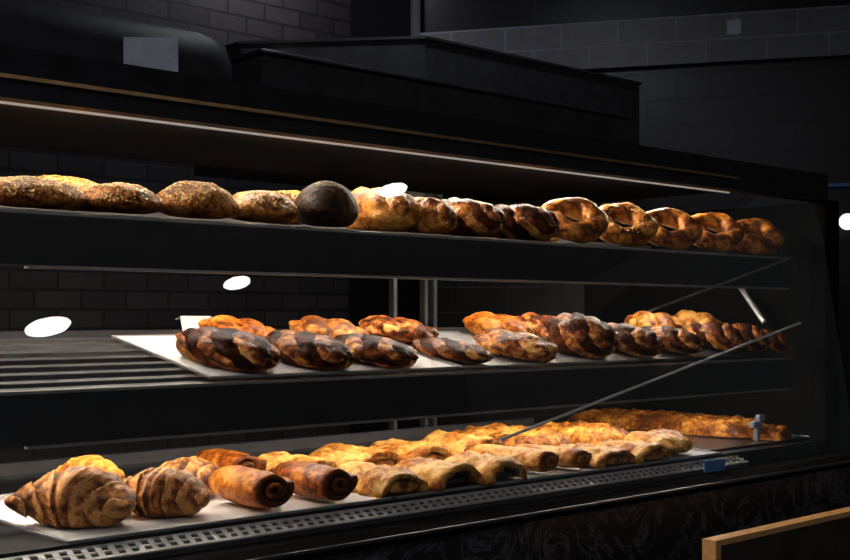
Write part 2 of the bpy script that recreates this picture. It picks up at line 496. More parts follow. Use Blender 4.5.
def scatter(o, name, mat, count, size, seed, zmin=0.3, kind='stuff'):
    """small seeds / flakes lying on the upper surface of o, one part"""
    rnd = random.Random(seed)
    me = o.data; zs = max(v.co.z for v in me.vertices)
    cand = [p for p in me.polygons if p.normal.z > 0.1 and p.center.z > zmin * zs]
    wts = [p.area for p in cand]
    bm = bmesh.new()
    for p in rnd.choices(cand, wts, k=count):
        vs = [me.vertices[i].co for i in p.vertices]
        a = rnd.random(); c = vs[0].lerp(vs[1], a).lerp(vs[3 % len(vs)].lerp(vs[2 % len(vs)], a), rnd.random())
        n = p.normal; t = n.orthogonal().normalized(); b = n.cross(t); ang = rnd.random() * 2 * PI
        d = t * math.cos(ang) + b * math.sin(ang); e = n.cross(d)
        l = size * rnd.uniform(0.7, 1.3); wv = l * 0.5; hh = l * 0.28
        v = [bm.verts.new(c + x) for x in (d * l, e * wv, -d * l, -e * wv, n * hh, -n * hh)]
        for i in range(4):
            j = (i + 1) % 4
            bm.faces.new((v[i], v[j], v[4])); bm.faces.new((v[j], v[i], v[5]))
    ch = obj(name, bm, mat, o, True)
    ch['kind'] = kind
    return ch

# ------------------------------------------------------------------ shelf surfaces
UP0, MID0, LOW0 = 0.148, -0.106, -0.322
def surf(shelf, n):
    if shelf == 'up': return UP0 + TUP * (n - 1.6) + 0.003
    if shelf == 'mid': return MID0 + 0.185 * (n - 1.6) + 0.0085
    return LOW0 + 0.0045

SEED = [10]
def place(o, shelf, px, n, yaw, label, cat, group, u=None, lift=0.0):
    uu = px_u(px, n) if u is None else u
    o.location = W(uu, n, surf(shelf, n) + lift)
    R = Matrix.Rotation(math.radians(yaw), 4, 'Z')
    if shelf != 'low': R = Matrix.Rotation(math.atan(TUP if shelf == 'up' else TMID), 4, 'X') @ R
    o.rotation_euler = R.to_euler()
    tag(o, label, cat, group)
    return o

def make(kind, **k):
    o = _make(kind, **k)
    if 'H' in k and kind in ('twist', 'croissant', 'roll'):
        f = k['H'] / max(v.co.z for v in o.data.vertices)
        for q in [o] + list(o.children):
            for v in q.data.vertices: v.co.z *= f
    return o

def _make(kind, **k):
    SEED[0] += 1; sd = SEED[0]
    g = lambda a, d: k.get(a, d)
    if kind == 'loaf':
        bm, T = loaf_mesh(g('L', .2), g('W', .12), g('H', .07), sd, g('bump', .006), g('power', 2.3))
        o = obj(g('name', 'bread_loaf'), bm, M[g('mat', 'seeded')], None, True); set_toast(o, T)
        if g('seeds', 0): scatter(o, 'seed_topping', M[g('seedmat', 'sesame')], k['seeds'], g('ss', .0028), sd)
    elif kind == 'croissant':
        bm, T = croissant_mesh(g('L', .2), g('R', .042), sd, g('bend', .9))
        o = obj('croissant', bm, M[g('mat', 'croissant')], None, True); set_toast(o, T)
    elif kind == 'roll':
        bm, T = roll_mesh(g('L', .13), g('R', .036), sd)
        o = obj('pastry_roll', bm, [M[g('mat', 'orange')], M[g('inner', 'roll_dark')]], None, True); set_toast(o, T)
    elif kind == 'twist':
        n = g('strands', 2)
        L, R = g('L', .17), g('R', .04)
        mine = [i for i in range(n) if not g('choc', 0) or i % 2 == 0]
        bm, T = join_grids([strand_rings(L, R, i, n, g('turns', 1.2), sd, off=g('off', .5), rad=g('rad', .6)) for i in mine])
        o = obj(g('name', 'twisted_bread'), bm, M[g('mat', 'golden')], None, True); set_toast(o, T)
        if g('choc', 0):
            bm, T = join_grids([strand_rings(L, R, i, n, g('turns', 1.2), sd, off=g('off', .5), rad=g('rad', .6) * g('cr', 0.97)) for i in range(n) if i % 2])
            c = obj('chocolate_swirl', bm, M[g('chocmat', 'choco')], o, True); set_toast(c, T)
        if g('seeds', 0): scatter(o, g('topname', 'seed_topping'), M[g('seedmat', 'sesame')], k['seeds'], g('ss', .003), sd)
    elif kind == 'ring':
        bm, T = ring_mesh(g('A', .042), g('m', .019), sd)
        o = obj('ring_bread', bm, M[g('mat', 'golden')], None, True); set_toast(o, T)
        if g('seeds', 0): scatter(o, 'seed_topping', M['sesame'], k['seeds'], .003, sd)
    elif kind == 'shell':
        bm, T = shell_mesh(g('L', .15), g('W', .095), g('H', .05), sd)
        o = obj('puff_pastry', bm, M[g('mat', 'puff')], None, True); set_toast(o, T)
        f = g('fill', 0)
        bm, T2 = loaf_mesh(g('L', .15) * (.98 if f else .84), g('W', .095) * .74, g('H', .05) * (.74 if f else .62), sd + 2, .003, 6.0 if f else 3.5)
        c = obj('filling', bm, M['puff_inside'] if f else M['filling'], o, True); set_toast(c, T2)
    elif kind == 'slab':
        bm, T = slab_mesh(g('L', .3), g('W', .16), g('H', .022), sd)
        o = obj(g('name', 'flatbread'), bm, M[g('mat', 'flat')], None, True); set_toast(o, T)
    return o

G_up, G_mid, G_cr, G_roll, G_puff, G_flat = ('loaves along the top shelf', 'glazed twists on the middle shelf', 'croissants on the bottom shelf',
    'rolled pastries on the bottom shelf', 'puff pastries on the bottom shelf', 'flatbreads on the bottom shelf')

# --- top shelf
def UPL(kind, px, n, yaw, label, cat='bread', **k): return place(make(kind, **k), 'up', px, n, yaw, label, cat, G_up)
UPL('loaf', 28, 1.69, 88, 'dark seeded loaf cut by the left edge of the photo, top shelf', L=.17, W=.15, H=.047, seeds=800, ss=.0034)
UPL('loaf', 64, 1.88, 88, 'golden seeded loaf lying behind the two dark loaves at top shelf far left', L=.16, W=.16, H=.060, seeds=800, ss=.0034, mat='golden')
UPL('loaf', 114, 1.70, 84, 'low dark seeded loaf just left of the round seeded bun', L=.17, W=.145, H=.049, seeds=800, ss=.0034)
UPL('loaf', 196, 1.69, 30, 'round seeded bun standing alone, fourth bread from top shelf left', L=.135, W=.13, H=.062, seeds=800, ss=.0034)
UPL('loaf', 259, 1.70, 80, 'golden seeded bun right beside the round seeded bun', L=.15, W=.115, H=.056, seeds=650, ss=.0034, mat='golden')
UPL('loaf', 284, 1.86, 80, 'seeded bun with floury top tucked against the dark rye loaf', L=.13, W=.115, H=.068, seeds=500, ss=.0034)
o = UPL('loaf', 325, 1.68, 58, 'dark rye loaf with a plain rounded face, top shelf', L=.17, W=.115, H=.082, mat='rye', bump=.003, power=2.0)
scatter(o, 'flour_dusting', M['flour'], 700, .0017, 77, 0.86)
UPL('twist', 376, 1.75, 92, 'golden seeded braid emerging from behind the dark rye loaf', strands=3, L=.2, R=.058, H=.084, turns=1.3, mat='golden', seeds=700, name='braided_loaf')
UPL('twist', 426, 1.68, 88, 'seeded braid between the golden braid and the chocolate babka', strands=3, L=.13, R=.041, H=.070, turns=1.5, mat='golden', seeds=700, name='braided_loaf')
UPL('twist', 462, 1.70, 112, 'chocolate babka with pale streaks, left one of two on the top shelf', strands=6, off=.62, rad=.44, choc=1, L=.165, R=.058, H=.077, turns=1.0, mat='babka', name='babka', seeds=200, seedmat='almond', topname='sugar_topping')
UPL('twist', 518, 1.68, 116, 'darkest chocolate babka, right one of two on the top shelf', strands=6, off=.62, rad=.44, choc=1, cr=1.12, L=.16, R=.056, H=.072, turns=1.0, mat='babka', name='babka', seeds=160, seedmat='almond', topname='sugar_topping')
UPL('twist', 533, 1.87, 92, 'golden twist rising behind the darkest chocolate babka', strands=2, L=.15, R=.052, H=.075, turns=1.1, off=.62, rad=.5, mat='golden')
UPL('ring', 572, 1.69, -34, 'golden twisted ring leaning directly right of the darkest chocolate babka', A=.046, m=.0225)
UPL('ring', 622, 1.69, -36, 'seed-flecked golden ring in the middle of the leaning rings, top shelf', A=.047, m=.0225, seeds=300)
UPL('ring', 668, 1.69, -38, 'golden brown ring, third from right end of the top shelf', A=.046, m=.022)
UPL('ring', 712, 1.68, -40, 'browned ring, second from right end of the top shelf', A=.045, m=.022)
UPL('ring', 753, 1.67, -42, 'shadowed dark ring at the right end of the top shelf', A=.043, m=.022)

# --- middle shelf
def MIDL(px, n, yaw, label, H, mat='glazed', L=.15, R=.045, choc=1, cr=1.03, turns=0.9, nn=6, u=None, **k):
    return place(make('twist', strands=nn, off=.62 if nn == 6 else .52, rad=.44 if nn == 6 else .58, choc=choc, cr=cr, L=L, R=R, H=H, turns=turns, mat=mat, name='glazed_twist', **k), 'mid', px, n, yaw, label, 'pastry', G_mid, u=u)
MIDL(226, 1.685, -72, 'dark glazed twist at the left end of the middle shelf, front row', 0.06, R=0.06, L=0.185)
MIDL(238, 1.87, -70, 'orange brown twist behind the leftmost dark twist, beside the white tag', 0.046, mat='orange', R=0.052, choc=0, nn=3, L=0.155)
MIDL(305, 1.68, -74, 'dark glazed twist second in the front row from the left', 0.053, R=0.06, L=0.175)
MIDL(328, 1.86, -72, 'pale golden twist at the back edge of the white paper', 0.046, mat='golden', R=0.056, choc=0, nn=3, L=0.16)
MIDL(372, 1.675, -74, 'dark glazed twist third in the front row, in front of a golden one', 0.047, R=0.06, L=0.165)
MIDL(397, 1.87, -65, 'brown twist lying alone at the back, before the bare grey tray', 0.044, mat='glazed', R=0.054, L=0.165, choc=0, nn=3)
MIDL(451, 1.68, -72, 'flat twist with a pale front end, just left of the tall cluster', 0.036, mat='golden', R=0.05, L=0.16, cr=1.02)
MIDL(496, 1.87, -70, 'orange twist in the back row, left top of the tall cluster', 0.054, mat='orange', R=0.056, choc=0, nn=3)
MIDL(515, 1.68, -76, 'sugar topped twist in the front left of the tall cluster', 0.052, mat='glazed', R=0.062, L=.17, choc=0, nn=3, seeds=260, seedmat='almond', topname='sugar_topping')
MIDL(540, 1.87, -85, 'brown twist squeezed behind the tallest one of the middle shelf', .052, mat='glazed', R=.046, L=.14, choc=0, nn=3)
MIDL(576, 1.685, -80, 'tallest dark twist with pale side, right part of the tall cluster', 0.086, mat='babka', R=0.062, L=.17, cr=1.05, seeds=200, seedmat='almond', topname='sugar_topping')
MIDL(625, 1.68, -82, 'reddish brown twist right of the tallest one', 0.062, mat='glazed', R=0.06, L=.16, seeds=200, seedmat='almond', topname='sugar_topping')
MIDL(652, 1.86, -85, 'golden twist in the back, left of the round yellow topped one', .062, mat='golden', R=.055, L=.14, choc=0, nn=3)
MIDL(668, 1.69, -82, 'dark sugar streaked twist in front of the golden back pair', .054, mat='babka', R=.054, L=.16, cr=1.1, seeds=200, seedmat='almond', topname='sugar_topping')
MIDL(694, 1.85, -85, 'round yellow topped twist, highest on the right of the middle shelf', .066, mat='puff', R=.058, L=.13, choc=0, nn=3)
MIDL(714, 1.69, -85, 'brown twist right beside the round yellow topped one', .068, mat='golden', R=.044, L=.15, cr=1.0)
MIDL(743, 1.67, -85, 'dark twist second from the right end of the middle shelf', .066, mat='golden', R=.040, L=.12, cr=1.08)
MIDL(770, 1.66, -85, 'dark twist at the right end of the middle shelf, against the post', .050, mat='golden', R=.032, L=.10, cr=1.08)

# --- bottom shelf
def LOW(kind, px, n, yaw, label, cat, group, **k): return place(make(kind, **k), 'low', px, n, yaw, label, cat, group)
LOW('croissant', 73, 1.662, -52, 'biggest croissant, front left corner of the bottom tray', 'croissant', G_cr, L=.195, R=.055, H=.090, bend=.8)
LOW('croissant', 82, 1.88, -62, 'croissant behind the biggest one, only its golden top showing', 'croissant', G_cr, L=.15, R=.046, H=.078, bend=.5, mat='orange')
LOW('croissant', 158, 1.658, -58, 'croissant second from left in the front row', 'croissant', G_cr, L=.175, R=.047, H=.078, bend=.65)
LOW('croissant', 183, 1.81, -70, 'croissant end pointing forward, next to the orange rolls', 'croissant', G_cr, L=.17, R=.046, H=.070, bend=.4)
LOW('roll', 228, 1.92, -92, 'orange roll at the back, behind the two rolls with dark spiral ends', 'pastry', G_roll, L=.14, R=.047, H=.062)
LOW('roll', 249, 1.642, -93, 'orange roll with dark spiral end, left of two', 'pastry', G_roll, L=.15, R=.047, H=.067)
LOW('roll', 313, 1.635, -93, 'orange roll with dark spiral end, right of two beside bare white paper', 'pastry', G_roll, L=.15, R=.046, H=.065)
P = 'pastry'
def PUFF(kind, u, n, yaw, label, **k):
    return place(make(kind, **k), 'low', 0, n, yaw, label, P, G_puff, u=u)
PUFF('shell', 1.36, 1.885, -85, 'pale puff pastry in the back row, directly behind the right orange roll', L=.18, W=.13, H=.045, fill=1)
PUFF('shell', 1.385, 1.66, -94, 'pale puff pastry first in the front row, beside the bare white paper', L=.19, W=.11, H=.044, fill=1)
PUFF('shell', 1.515, 1.885, -85, 'pale puff pastry second in the back row', L=.18, W=.13, H=.050, fill=1)
PUFF('shell', 1.515, 1.645, -90, 'pale puff pastry second in the front row, dark filling at its end', L=.17, W=.115, H=.044)
PUFF('shell', 1.67, 1.90, -85, 'pale puff pastry third in the back row', L=.18, W=.13, H=.048, fill=1)
PUFF('shell', 1.637, 1.64, -90, 'pale puff pastry third in the front row with arched dark opening', L=.17, W=.11, H=.046)
PUFF('roll', 1.755, 1.67, -84, 'golden ribbed pastry roll between the pale arched pastries and the browned ones', L=.19, R=.044, H=.052, mat='puff', inner='flat')
PUFF('shell', 1.825, 1.90, -80, 'golden puff pastry with an arched dark opening, back row centre', L=.18, W=.14, H=.055)
PUFF('roll', 1.862, 1.655, -86, 'pale pastry roll with a nutty end, right of the golden ribbed roll', L=.16, R=.040, H=.046, mat='puff', inner='flat')
PUFF('shell', 1.978, 1.645, -88, 'low crumbly puff pastry in the front row, fifth from the paper', L=.16, W=.125, H=.036, fill=1)
PUFF('shell', 2.11, 1.645, -88, 'low crumbly puff pastry in the front row beside the rightmost bun', L=.16, W=.125, H=.036, fill=1)
place(make('slab', L=.30, W=.21, H=.05, name='flatbread', mat='flat'), 'low', 0, 1.93, 84, 'browned thick flatbread behind the crumbly front pastries', 'bread', G_flat, u=2.025)
place(make('slab', L=.26, W=.18, H=.045, name='flatbread', mat='flat'), 'low', 0, 1.92, 88, 'second browned flatbread, left of the rightmost puffed bun', 'bread', G_flat, u=2.262)
place(make('loaf', L=.17, W=.135, H=.052, name='bread_bun', mat='puff', bump=.009), 'low', 0, 1.665, 82, 'rightmost puffed bun at the end of the front row', 'bread', G_puff, u=2.245)
place(make('slab', L=.62, W=.21, H=.042, name='flatbread', mat='flat'), 'low', 0, 2.00, 92, 'long thin browned flatbread lying alone on the right dark tray', 'bread', G_flat, u=2.735)
place(make('slab', L=.12, W=.09, H=.032, name='flatbread', mat='flat'), 'low', 772, 1.655, 20, 'small end piece of flatbread right of the plastic clip', 'bread', G_flat)

# ------------------------------------------------------------------ trays, paper, small items
def make_tray(name, u0, u1, n0, n1, shelf, mat, label):
    """shallow oven tray: plate with a raised rolled rim, built flat at its own origin"""
    bm = bmesh.new(); w, d, t, r = u1 - u0, n1 - n0, 0.002, 0.0045
    box(bm, 0, w, 0, d, 0, t)
    box(bm, 0, w, 0, 0.005, 0, r, 0.001); box(bm, 0, w, d - 0.005, d, 0, r, 0.001)
    box(bm, 0, 0.005, 0, d, 0, r, 0.001); box(bm, w - 0.005, w, 0, d, 0, r, 0.001)
    o = obj(name, bm, mat)
    base = {'mid': MID0 + 0.185 * (n0 - 1.6) + 0.0045, 'low': LOW0 + 0.0008, 'up': UP0}[shelf]
    o.location = W(u0, n0, base)
    if shelf != 'low': o.rotation_euler = (math.atan(TMID), 0, 0)
    return tag(o, label, 'tray', 'oven trays in the case')
def sheet(u0, u1, n0, n1, shelf, label, lift=.0029):
    bm = bmesh.new(); nx, ny = 30, 12; g = []
    w, d = u1 - u0, n1 - n0
    for k, z in ((0, .0006), (1, 0)):
        g.append([[bm.verts.new((w * i / nx, d * j / ny, z + .0006 * max(0, noise.noise(Vector((i * .4, j * .5, 3)))))) for j in range(ny + 1)] for i in range(nx + 1)])
    for i in range(nx):
        for j in range(ny):
            a, b = g
            bm.faces.new((a[i][j], a[i + 1][j], a[i + 1][j + 1], a[i][j + 1])); bm.faces.new((b[i][j], b[i][j + 1], b[i + 1][j + 1], b[i + 1][j]))
    o = obj('baking_paper', bm, M['paper'])
    base = {'mid': MID0 + 0.185 * (n0 - 1.6) + 0.0045, 'low': LOW0 + 0.0008}[shelf]
    o.location = W(u0, n0, base + lift)
    if shelf != 'low': o.rotation_euler = (math.atan(TMID), 0, 0)
    return tag(o, label, 'paper')
make_tray('baking_tray', 1.005, 1.55, 1.608, 1.945, 'mid', M['tray'], 'grey metal tray under the white paper on the middle shelf')
sheet(1.012, 1.543, 1.615, 1.938, 'mid', 'white baking paper lining the left tray of the middle shelf')
make_tray('baking_tray', 1.56, 2.10, 1.608, 1.945, 'mid', M['tray'], 'bare grey metal tray under the tall cluster of twists, middle shelf')
make_tray('baking_tray', 2.11, 2.68, 1.608, 1.945, 'mid', M['dark_tray'], 'shadowed tray at the right end of the middle shelf')
make_tray('baking_tray', 0.745, 1.345, 1.565, 2.06, 'low', M['tray'], 'metal tray under the croissants, bottom shelf left')
sheet(0.753, 1.338, 1.572, 2.05, 'low', 'white baking paper under the croissants and orange rolls')
make_tray('baking_tray', 1.352, 2.36, 1.565, 2.10, 'low', M['tray'], 'metal tray under the pale puff pastries, bottom shelf centre')
make_tray('baking_tray', 2.375, 2.85, 1.605, 2.315, 'low', M['dark_tray'], 'dark tray under the long flatbread, bottom shelf right')

# folded paper tag at the back of the middle tray
n = 1.962
u0, u1 = px_u(183, n), px_u(214, n)
bm = bmesh.new(); box(bm, 0, u1 - u0, -0.001, 0, 0, 0.036)
box(bm, 0, u1 - u0, -0.001, 0.02, 0.0355, 0.0365)
o = obj('paper_tag', bm, M['paper'], loc=W(u0, n, MID0 + 0.185 * (n - 1.6) + 0.004))
o.rotation_euler = (-0.3, 0, 0)
tag(o, 'small white folded paper tag at the back of the middle shelf', 'tag')

# plastic clip at the right tray
clip = empty('plastic_clip', W(px_u(757, 1.66), 1.66, LOW0 + 0.003))
tag(clip, 'blue grey plastic clip between the two flatbreads at bottom right', 'clip')
obj('clip_post', B(-.006, .006, -.006, .006, 0, .05, .002), M['bluegrey'], clip)
obj('clip_jaw', B(-.026, .012, -.008, .008, .034, .05, .003), M['bluegrey'], clip)
obj('clip_jaw', B(.002, .028, -.008, .008, .05, .066, .003), M['bluegrey'], clip)
# blue label holder on the front strip
u = px_u(715, 1.528)
o = obj('shelf_label', B(-.04, .04, -.0025, .0025, -.017, .009, .001), M['blue'], loc=W(u, 1.529, LOW0 - .011))
tag(o, 'small blue plastic label on the front strip below the flatbreads', 'label')

# ------------------------------------------------------------------ the display case
U0, U1 = 0.10, 2.878
case = empty('display_case', (1.6, 1.55, 0))
tag(case, 'long black glass-fronted bakery display case with three shelves', 'display case')
def part(name, bm, mat, parent=None, smooth=False):
    o = obj(name, bm, mat, None, smooth)
    p = parent or case
    o.parent = p
    o.matrix_parent_inverse = Matrix.Translation(-Vector(case.location)) if p is case else Matrix.Identity(4)
    return o
part('plinth', B(U0, U1, 1.50, 2.40, 0, CAM + LOW0 - .075), M['black'])
part('front_panel', B(U0, U1, 1.470, 1.499, 0.06, CAM + LOW0 - .055), M['marble'])
part('base_ledge', extrude_u([(1.455, -.358), (1.55, -.352), (1.55, -.370), (1.455, -.370)], U0, U1), M['ledge'])
part('ledge_trim', extrude_u([(1.449, -.357), (1.4545, -.357), (1.4545, -.362), (1.449, -.362)], U0, U1), M['dark_metal'])
part('deck', B(U0, U1, 1.565, 2.40, CAM + LOW0 - .03, CAM + LOW0), M['deck'])
# perforated strip: bars between two rails
strip = part('air_grille', extrude_u([(1.563, LOW0 - .008), (1.533, LOW0 - .022), (1.533, LOW0 - .030), (1.563, LOW0 - .030)], U0, 2.42), M['black'])
bm = bmesh.new()
def slope_bar(u0, u1, f0, f1):        # a bar on the slanted strip between fractions f0 and f1 of its depth
    A = lambda f, up: (1.563 - .030 * f, LOW0 - .0075 - .014 * f + up)
    t = extrude_u([A(f0, 0), A(f0, .0025), A(f1, .0025), A(f1, 0)], u0, u1)
    me = bpy.data.meshes.new('bar'); t.to_mesh(me); t.free(); bm.from_mesh(me); bpy.data.meshes.remove(me)
slope_bar(U0, 2.42, 0, .16); slope_bar(U0, 2.42, .84, 1); slope_bar(U0, 2.42, .46, .54)
x = 0.55
while x < 2.40:
    slope_bar(x, x + .009, .16, .84); x += .021
o = part('grille_bars', bm, M['grille'], strip)
o.matrix_parent_inverse = Matrix.Identity(4)
part('rear_kerb', B(U0, 2.55, 2.33, 2.35, CAM + LOW0, CAM + LOW0 + .024), M['dark_metal'])

def shelf(name, h0, n1, slats):
    t = TMID if slats else TUP
    fr = part(name, extrude_u([(1.603, h0 - .016), (1.603, h0 - .002), (1.628, h0 - .002 + .028 * t), (1.628, h0 - .016)], U0, 2.72), M['dark_metal'])
    e = obj('front_edge', extrude_u([(1.5985, h0 - .004), (1.5985, h0 + .0005), (1.606, h0 + .0015), (1.606, h0 - .004)], U0, 2.715), M['edge'], fr)
    f = obj('fascia', extrude_u([(1.5965, h0 - .0765), (1.5965, h0 - .0045), (1.6025, h0 - .0045), (1.6025, h0 - .0765)], U0, 2.72), M['fascia'], fr)
    l = obj('lower_lip', extrude_u([(1.592, h0 - .081), (1.592, h0 - .077), (1.608, h0 - .077), (1.608, h0 - .081)], U0 + .6, 2.70), M['edge'], fr)
    if slats:
        x = 1.645
        while x < n1:
            h = h0 + (x - 1.6) * t
            s = obj('slat', extrude_u([(x, h - .008), (x, h), (x + .018, h + .018 * t), (x + .018, h - .008 + .018 * t)], U0, 2.70), M['slat'], fr)
            x += 0.05
    else:
        obj('shelf_board', extrude_u([(1.63, h0 - .006 + .03 * t), (1.63, h0 + .03 * t + .0015), (n1, h0 + (n1 - 1.6) * t + .0015), (n1, h0 + (n1 - 1.6) * t - .006)], U0, 2.70), M['dark_metal'], fr)
    obj('back_rail', extrude_u([(n1 + .004, h0 + (n1 - 1.6) * t - .016), (n1 + .004, h0 + (n1 - 1.6) * t + .012), (n1 + .016, h0 + (n1 - 1.6) * t + .012), (n1 + .016, h0 + (n1 - 1.6) * t - .016)], U0, 2.70), M['dark_metal'], fr)
    for c in fr.children:
        c.matrix_parent_inverse = Matrix.Identity(4)
    return fr
up = shelf('upper_shelf', UP0, 2.02, False)
mid = shelf('middle_shelf', MID0, 1.965, True)

# canopy with the light inside
part('canopy', extrude_u([(1.585, .300), (1.585, .372), (2.40, .372), (2.40, .352), (1.70, .352), (1.615, .300)], U0, U1), M['canopy'])
part('bronze_trim', extrude_u([(1.578, .326), (1.578, .3315), (1.5845, .3315), (1.5845, .326)], U0, 2.45), M['bronze'])
part('light_profile', extrude_u([(1.585, .2915), (1.585, .2945), (1.590, .2945), (1.590, .2915)], U0, 2.42), M['led_edge'])
def led(u0, u1, n, h, mat):
    p = part('light_strip', B(u0, u1, n - .006, n + .006, CAM + h - .003, CAM + h), M[mat])
    part('light_housing', extrude_u([(n - .010, h + .0005), (n - .010, h + .006), (n + .010, h + .006), (n + .010, h + .0005)], u0, u1), M['black'])
led(0.3, 2.55, 1.80, .345, 'led_top')
led(0.3, 2.58, 1.82, UP0 + .22 * TUP - .020, 'led')
led(0.3, 2.66, 1.80, MID0 + .20 * TMID - .022, 'led_low')

# end panel, posts, brackets, added diagonal rods
part('end_panel', B(2.858, 2.878, 1.60, 2.40, CAM + LOW0, CAM + .3), M['ledge'])
part('end_post', B(2.805, 2.878, 1.552, 1.60, CAM + LOW0 - .05, CAM + .30, .004), M['ledge'])
for px in (393, 424, 433):
    u = px_u(px, 2.38)
    part('rear_post', B(u - .006, u + .006, 2.37, 2.39, CAM + LOW0, CAM + .335), M['dark_metal'])
part('rear_rail', B(px_u(385, 2.38), px_u(440, 2.38), 2.37, 2.39, CAM + .31, CAM + .335), M['dark_metal'])
a = W(px_u(738, 1.81), 1.81, (HZ - 284) / F * 1.81 / (-COS * (738 - CX) / F + SIN)); b = W(px_u(764, 1.72), 1.72, (HZ - 322) / F * 1.72 / (-COS * (764 - CX) / F + SIN))
part('shelf_bracket', tube(bmesh.new(), [a, b], .007, 8), M['rod'])
def on_front(px, py, n):
    return W(px_u(px, n), n, (HZ - py) / F * n / (-COS * (px - CX) / F + SIN))
part('diagonal_rod', tube(bmesh.new(), [on_front(800, 323, 1.57), on_front(500, 440, 1.57)], .0032, 8), M['rod'])  # added rods standing in for two unexplained diagonal lines across the glass
part('diagonal_rod', tube(bmesh.new(), [on_front(788, 259, 1.575), on_front(650, 311, 1.575)], .0028, 8), M['edge'])

# front glass, leaning back towards the top
GT, GB = (1.570, .2905), (1.462, -.3450)
gd = Vector((0, GT[0] - GB[0], GT[1] - GB[1])).normalized()
gn = Vector((0, -gd.z, gd.y))                        # outward, slightly upward
part('front_glass', extrude_u([GB, GT, (GT[0] - gn.y * .005, GT[1] - gn.z * .005), (GB[0] - gn.y * .005, GB[1] - gn.z * .005)], U0, 2.795), M['glass'])

# ------------------------------------------------------------------ the room
o = struct(obj('wall_back', B(-4.0, 3.6, 4.5, 4.6, 0, 3.3), M['brick']))
dirv = Vector((.536, -.8437, 0)).normalized()
ang = math.atan2(dirv.y, dirv.x)
def right_wall(name, y0, y1, x0, x1, z0, z1, mat):
    o = obj(name, B(x0, x1, y0, y1, z0, z1), mat, loc=(3.6, 4.5, 0)); o.rotation_euler = (0, 0, ang)
    return struct(o)
right_wall('wall_right', 0.0, 0.1, -.2, 5.0, 0, 3.3, M['tile'])
right_wall('trim_1', -.05, -.001, 0.36, 5.0, CAM + 1.13, CAM + 1.345, M['tile_grey'])
right_wall('trim_2', -.055, -.002, 0.02, 0.35, 0, 3.3, M['ledge'])
struct(obj('wall_front', B(-4.0, 8.0, -5.1, -5.0, 0, 3.3), M['plaster']))
struct(obj('wall_left', B(-4.1, -4.0, -5.0, 4.5, 0, 3.3), M['plaster']))
struct(obj('floor', B(-4, 8, -5, 6, -.1, 0), M['floor']))
struct(obj('ceiling', B(-4, 8, -5, 6, 3.3, 3.4), M['ceil']))

# notice on the tile band
def wall_pt(px, py, off):
    d = px_ray(px, py); wn = Vector((dirv.y, -dirv.x, 0)); wn = wn if wn.dot(d) < 0 else -wn
    p0 = Vector((3.6, 4.5, CAM)) + wn * off
    t = (p0 - Vector((0, 0, CAM))).dot(wn) / d.dot(wn)
    return Vector((0, 0, CAM)) + d * t, wn
p, wn = wall_pt(734, 27, .051)
o = obj('notice_card', B(-.03, .03, -.002, 0, -.032, .032), M['card'], loc=p); o.rotation_euler = (0, 0, ang)
tag(o, 'small pale notice on the grey tile band, upper right', 'notice')

# round wall lamp at the right edge
p, wn = wall_pt(847, 222, .04)
lamp = empty('wall_lamp', p); tag(lamp, 'round glowing wall lamp cut by the right edge of the photo', 'lamp')
obj('lamp_disc', disc(bmesh.new(), wn * .02, wn, .035, .012), emit('wall_lamp_glow', (1, .97, .92, 1), 1.2), lamp, True)
obj('back_plate', disc(bmesh.new(), -wn * .012, wn, .03, .05), M['black'], lamp)
p, wn = wall_pt(838, 185, .02)
o = obj('wall_sign', B(-.05, .05, -.006, .016, -.008, .008, .002), M['blue'], loc=p); o.rotation_euler = (0, 0, ang)
tag(o, 'narrow blue plate on the dark wall above the round lamp', 'sign')

# hood with its pipe, behind the case
hood = empty('extractor_hood', (2.7, 3.0, CAM + .5))
tag(hood, 'black extractor hood behind the case, hanging from a pale pipe', 'hood')
def hpart(name, bm, mat, smooth=False):
    o = obj(name, bm, mat, hood, smooth); o.matrix_parent_inverse = Matrix.Translation(-hood.location); return o
foot = [(2.0, 3.03), (2.366, 2.6), (3.4, 2.6), (3.4, 3.3), (2.0, 3.3)]
hpart('hood_body', prism(foot, CAM + .45, CAM + .825), M['black'])
rim = [(1.993, 3.03), (2.363, 2.593), (3.407, 2.593), (3.407, 3.307), (1.993, 3.307)]
hpart('hood_rim', prism(rim, CAM + .8255, CAM + .834), M['dark_metal'])
pc = Vector((px_u(415.5, 2.75), 2.75, 0))
hpart('pipe', tube(bmesh.new(), [pc + Vector((0, 0, CAM + .834)), pc + Vector((0, 0, 3.3))], .0155, 20), M['pipe'], True)
hpart('pipe_collar', tube(bmesh.new(), [pc + Vector((0, 0, CAM + .834)), pc + Vector((0, 0, CAM + .865))], .026, 20), M['dark_metal'])

# black boxes standing on the canopy
app = empty('appliance', W(1.05, 2.1, .372)); tag(app, 'rounded black appliance on top of the case, upper left', 'appliance')
o = obj('housing', B(-.45, .27, -.12, .16, 0.012, .195, .07), M['black'], app, True)
for sx in (-.36, .18):
    for sy in (-.06, .10):
        obj('foot', tube(bmesh.new(), [(sx, sy, 0), (sx, sy, .014)], .014, 12), M['black'], app)
bx = empty('black_box', W(1.9, 2.15, .372)); tag(bx, 'long low black box on top of the case, centre', 'box')
obj('body', B(-.52, .70, -.14, .14, 0, .165, .004), M['black'], bx)
obj('lid', B(-.53, .71, -.15, .15, .1655, .174, .003), M['dark_metal'], bx)

# pale card leaning on the appliance
d = px_ray(151, 49); t = 1.625 / d.y
c = Vector((0, 0, CAM)) + d * t
o = obj('card', B(-.041, .041, -.001, .001, 0, .058), M['card'], loc=Vector((c.x, c.y, CAM + .3725)))
o.rotation_euler = (math.radians(-8), math.radians(-1), math.radians(-34))
tag(o, 'blank bluish grey card propped on top of the case, upper left', 'card')

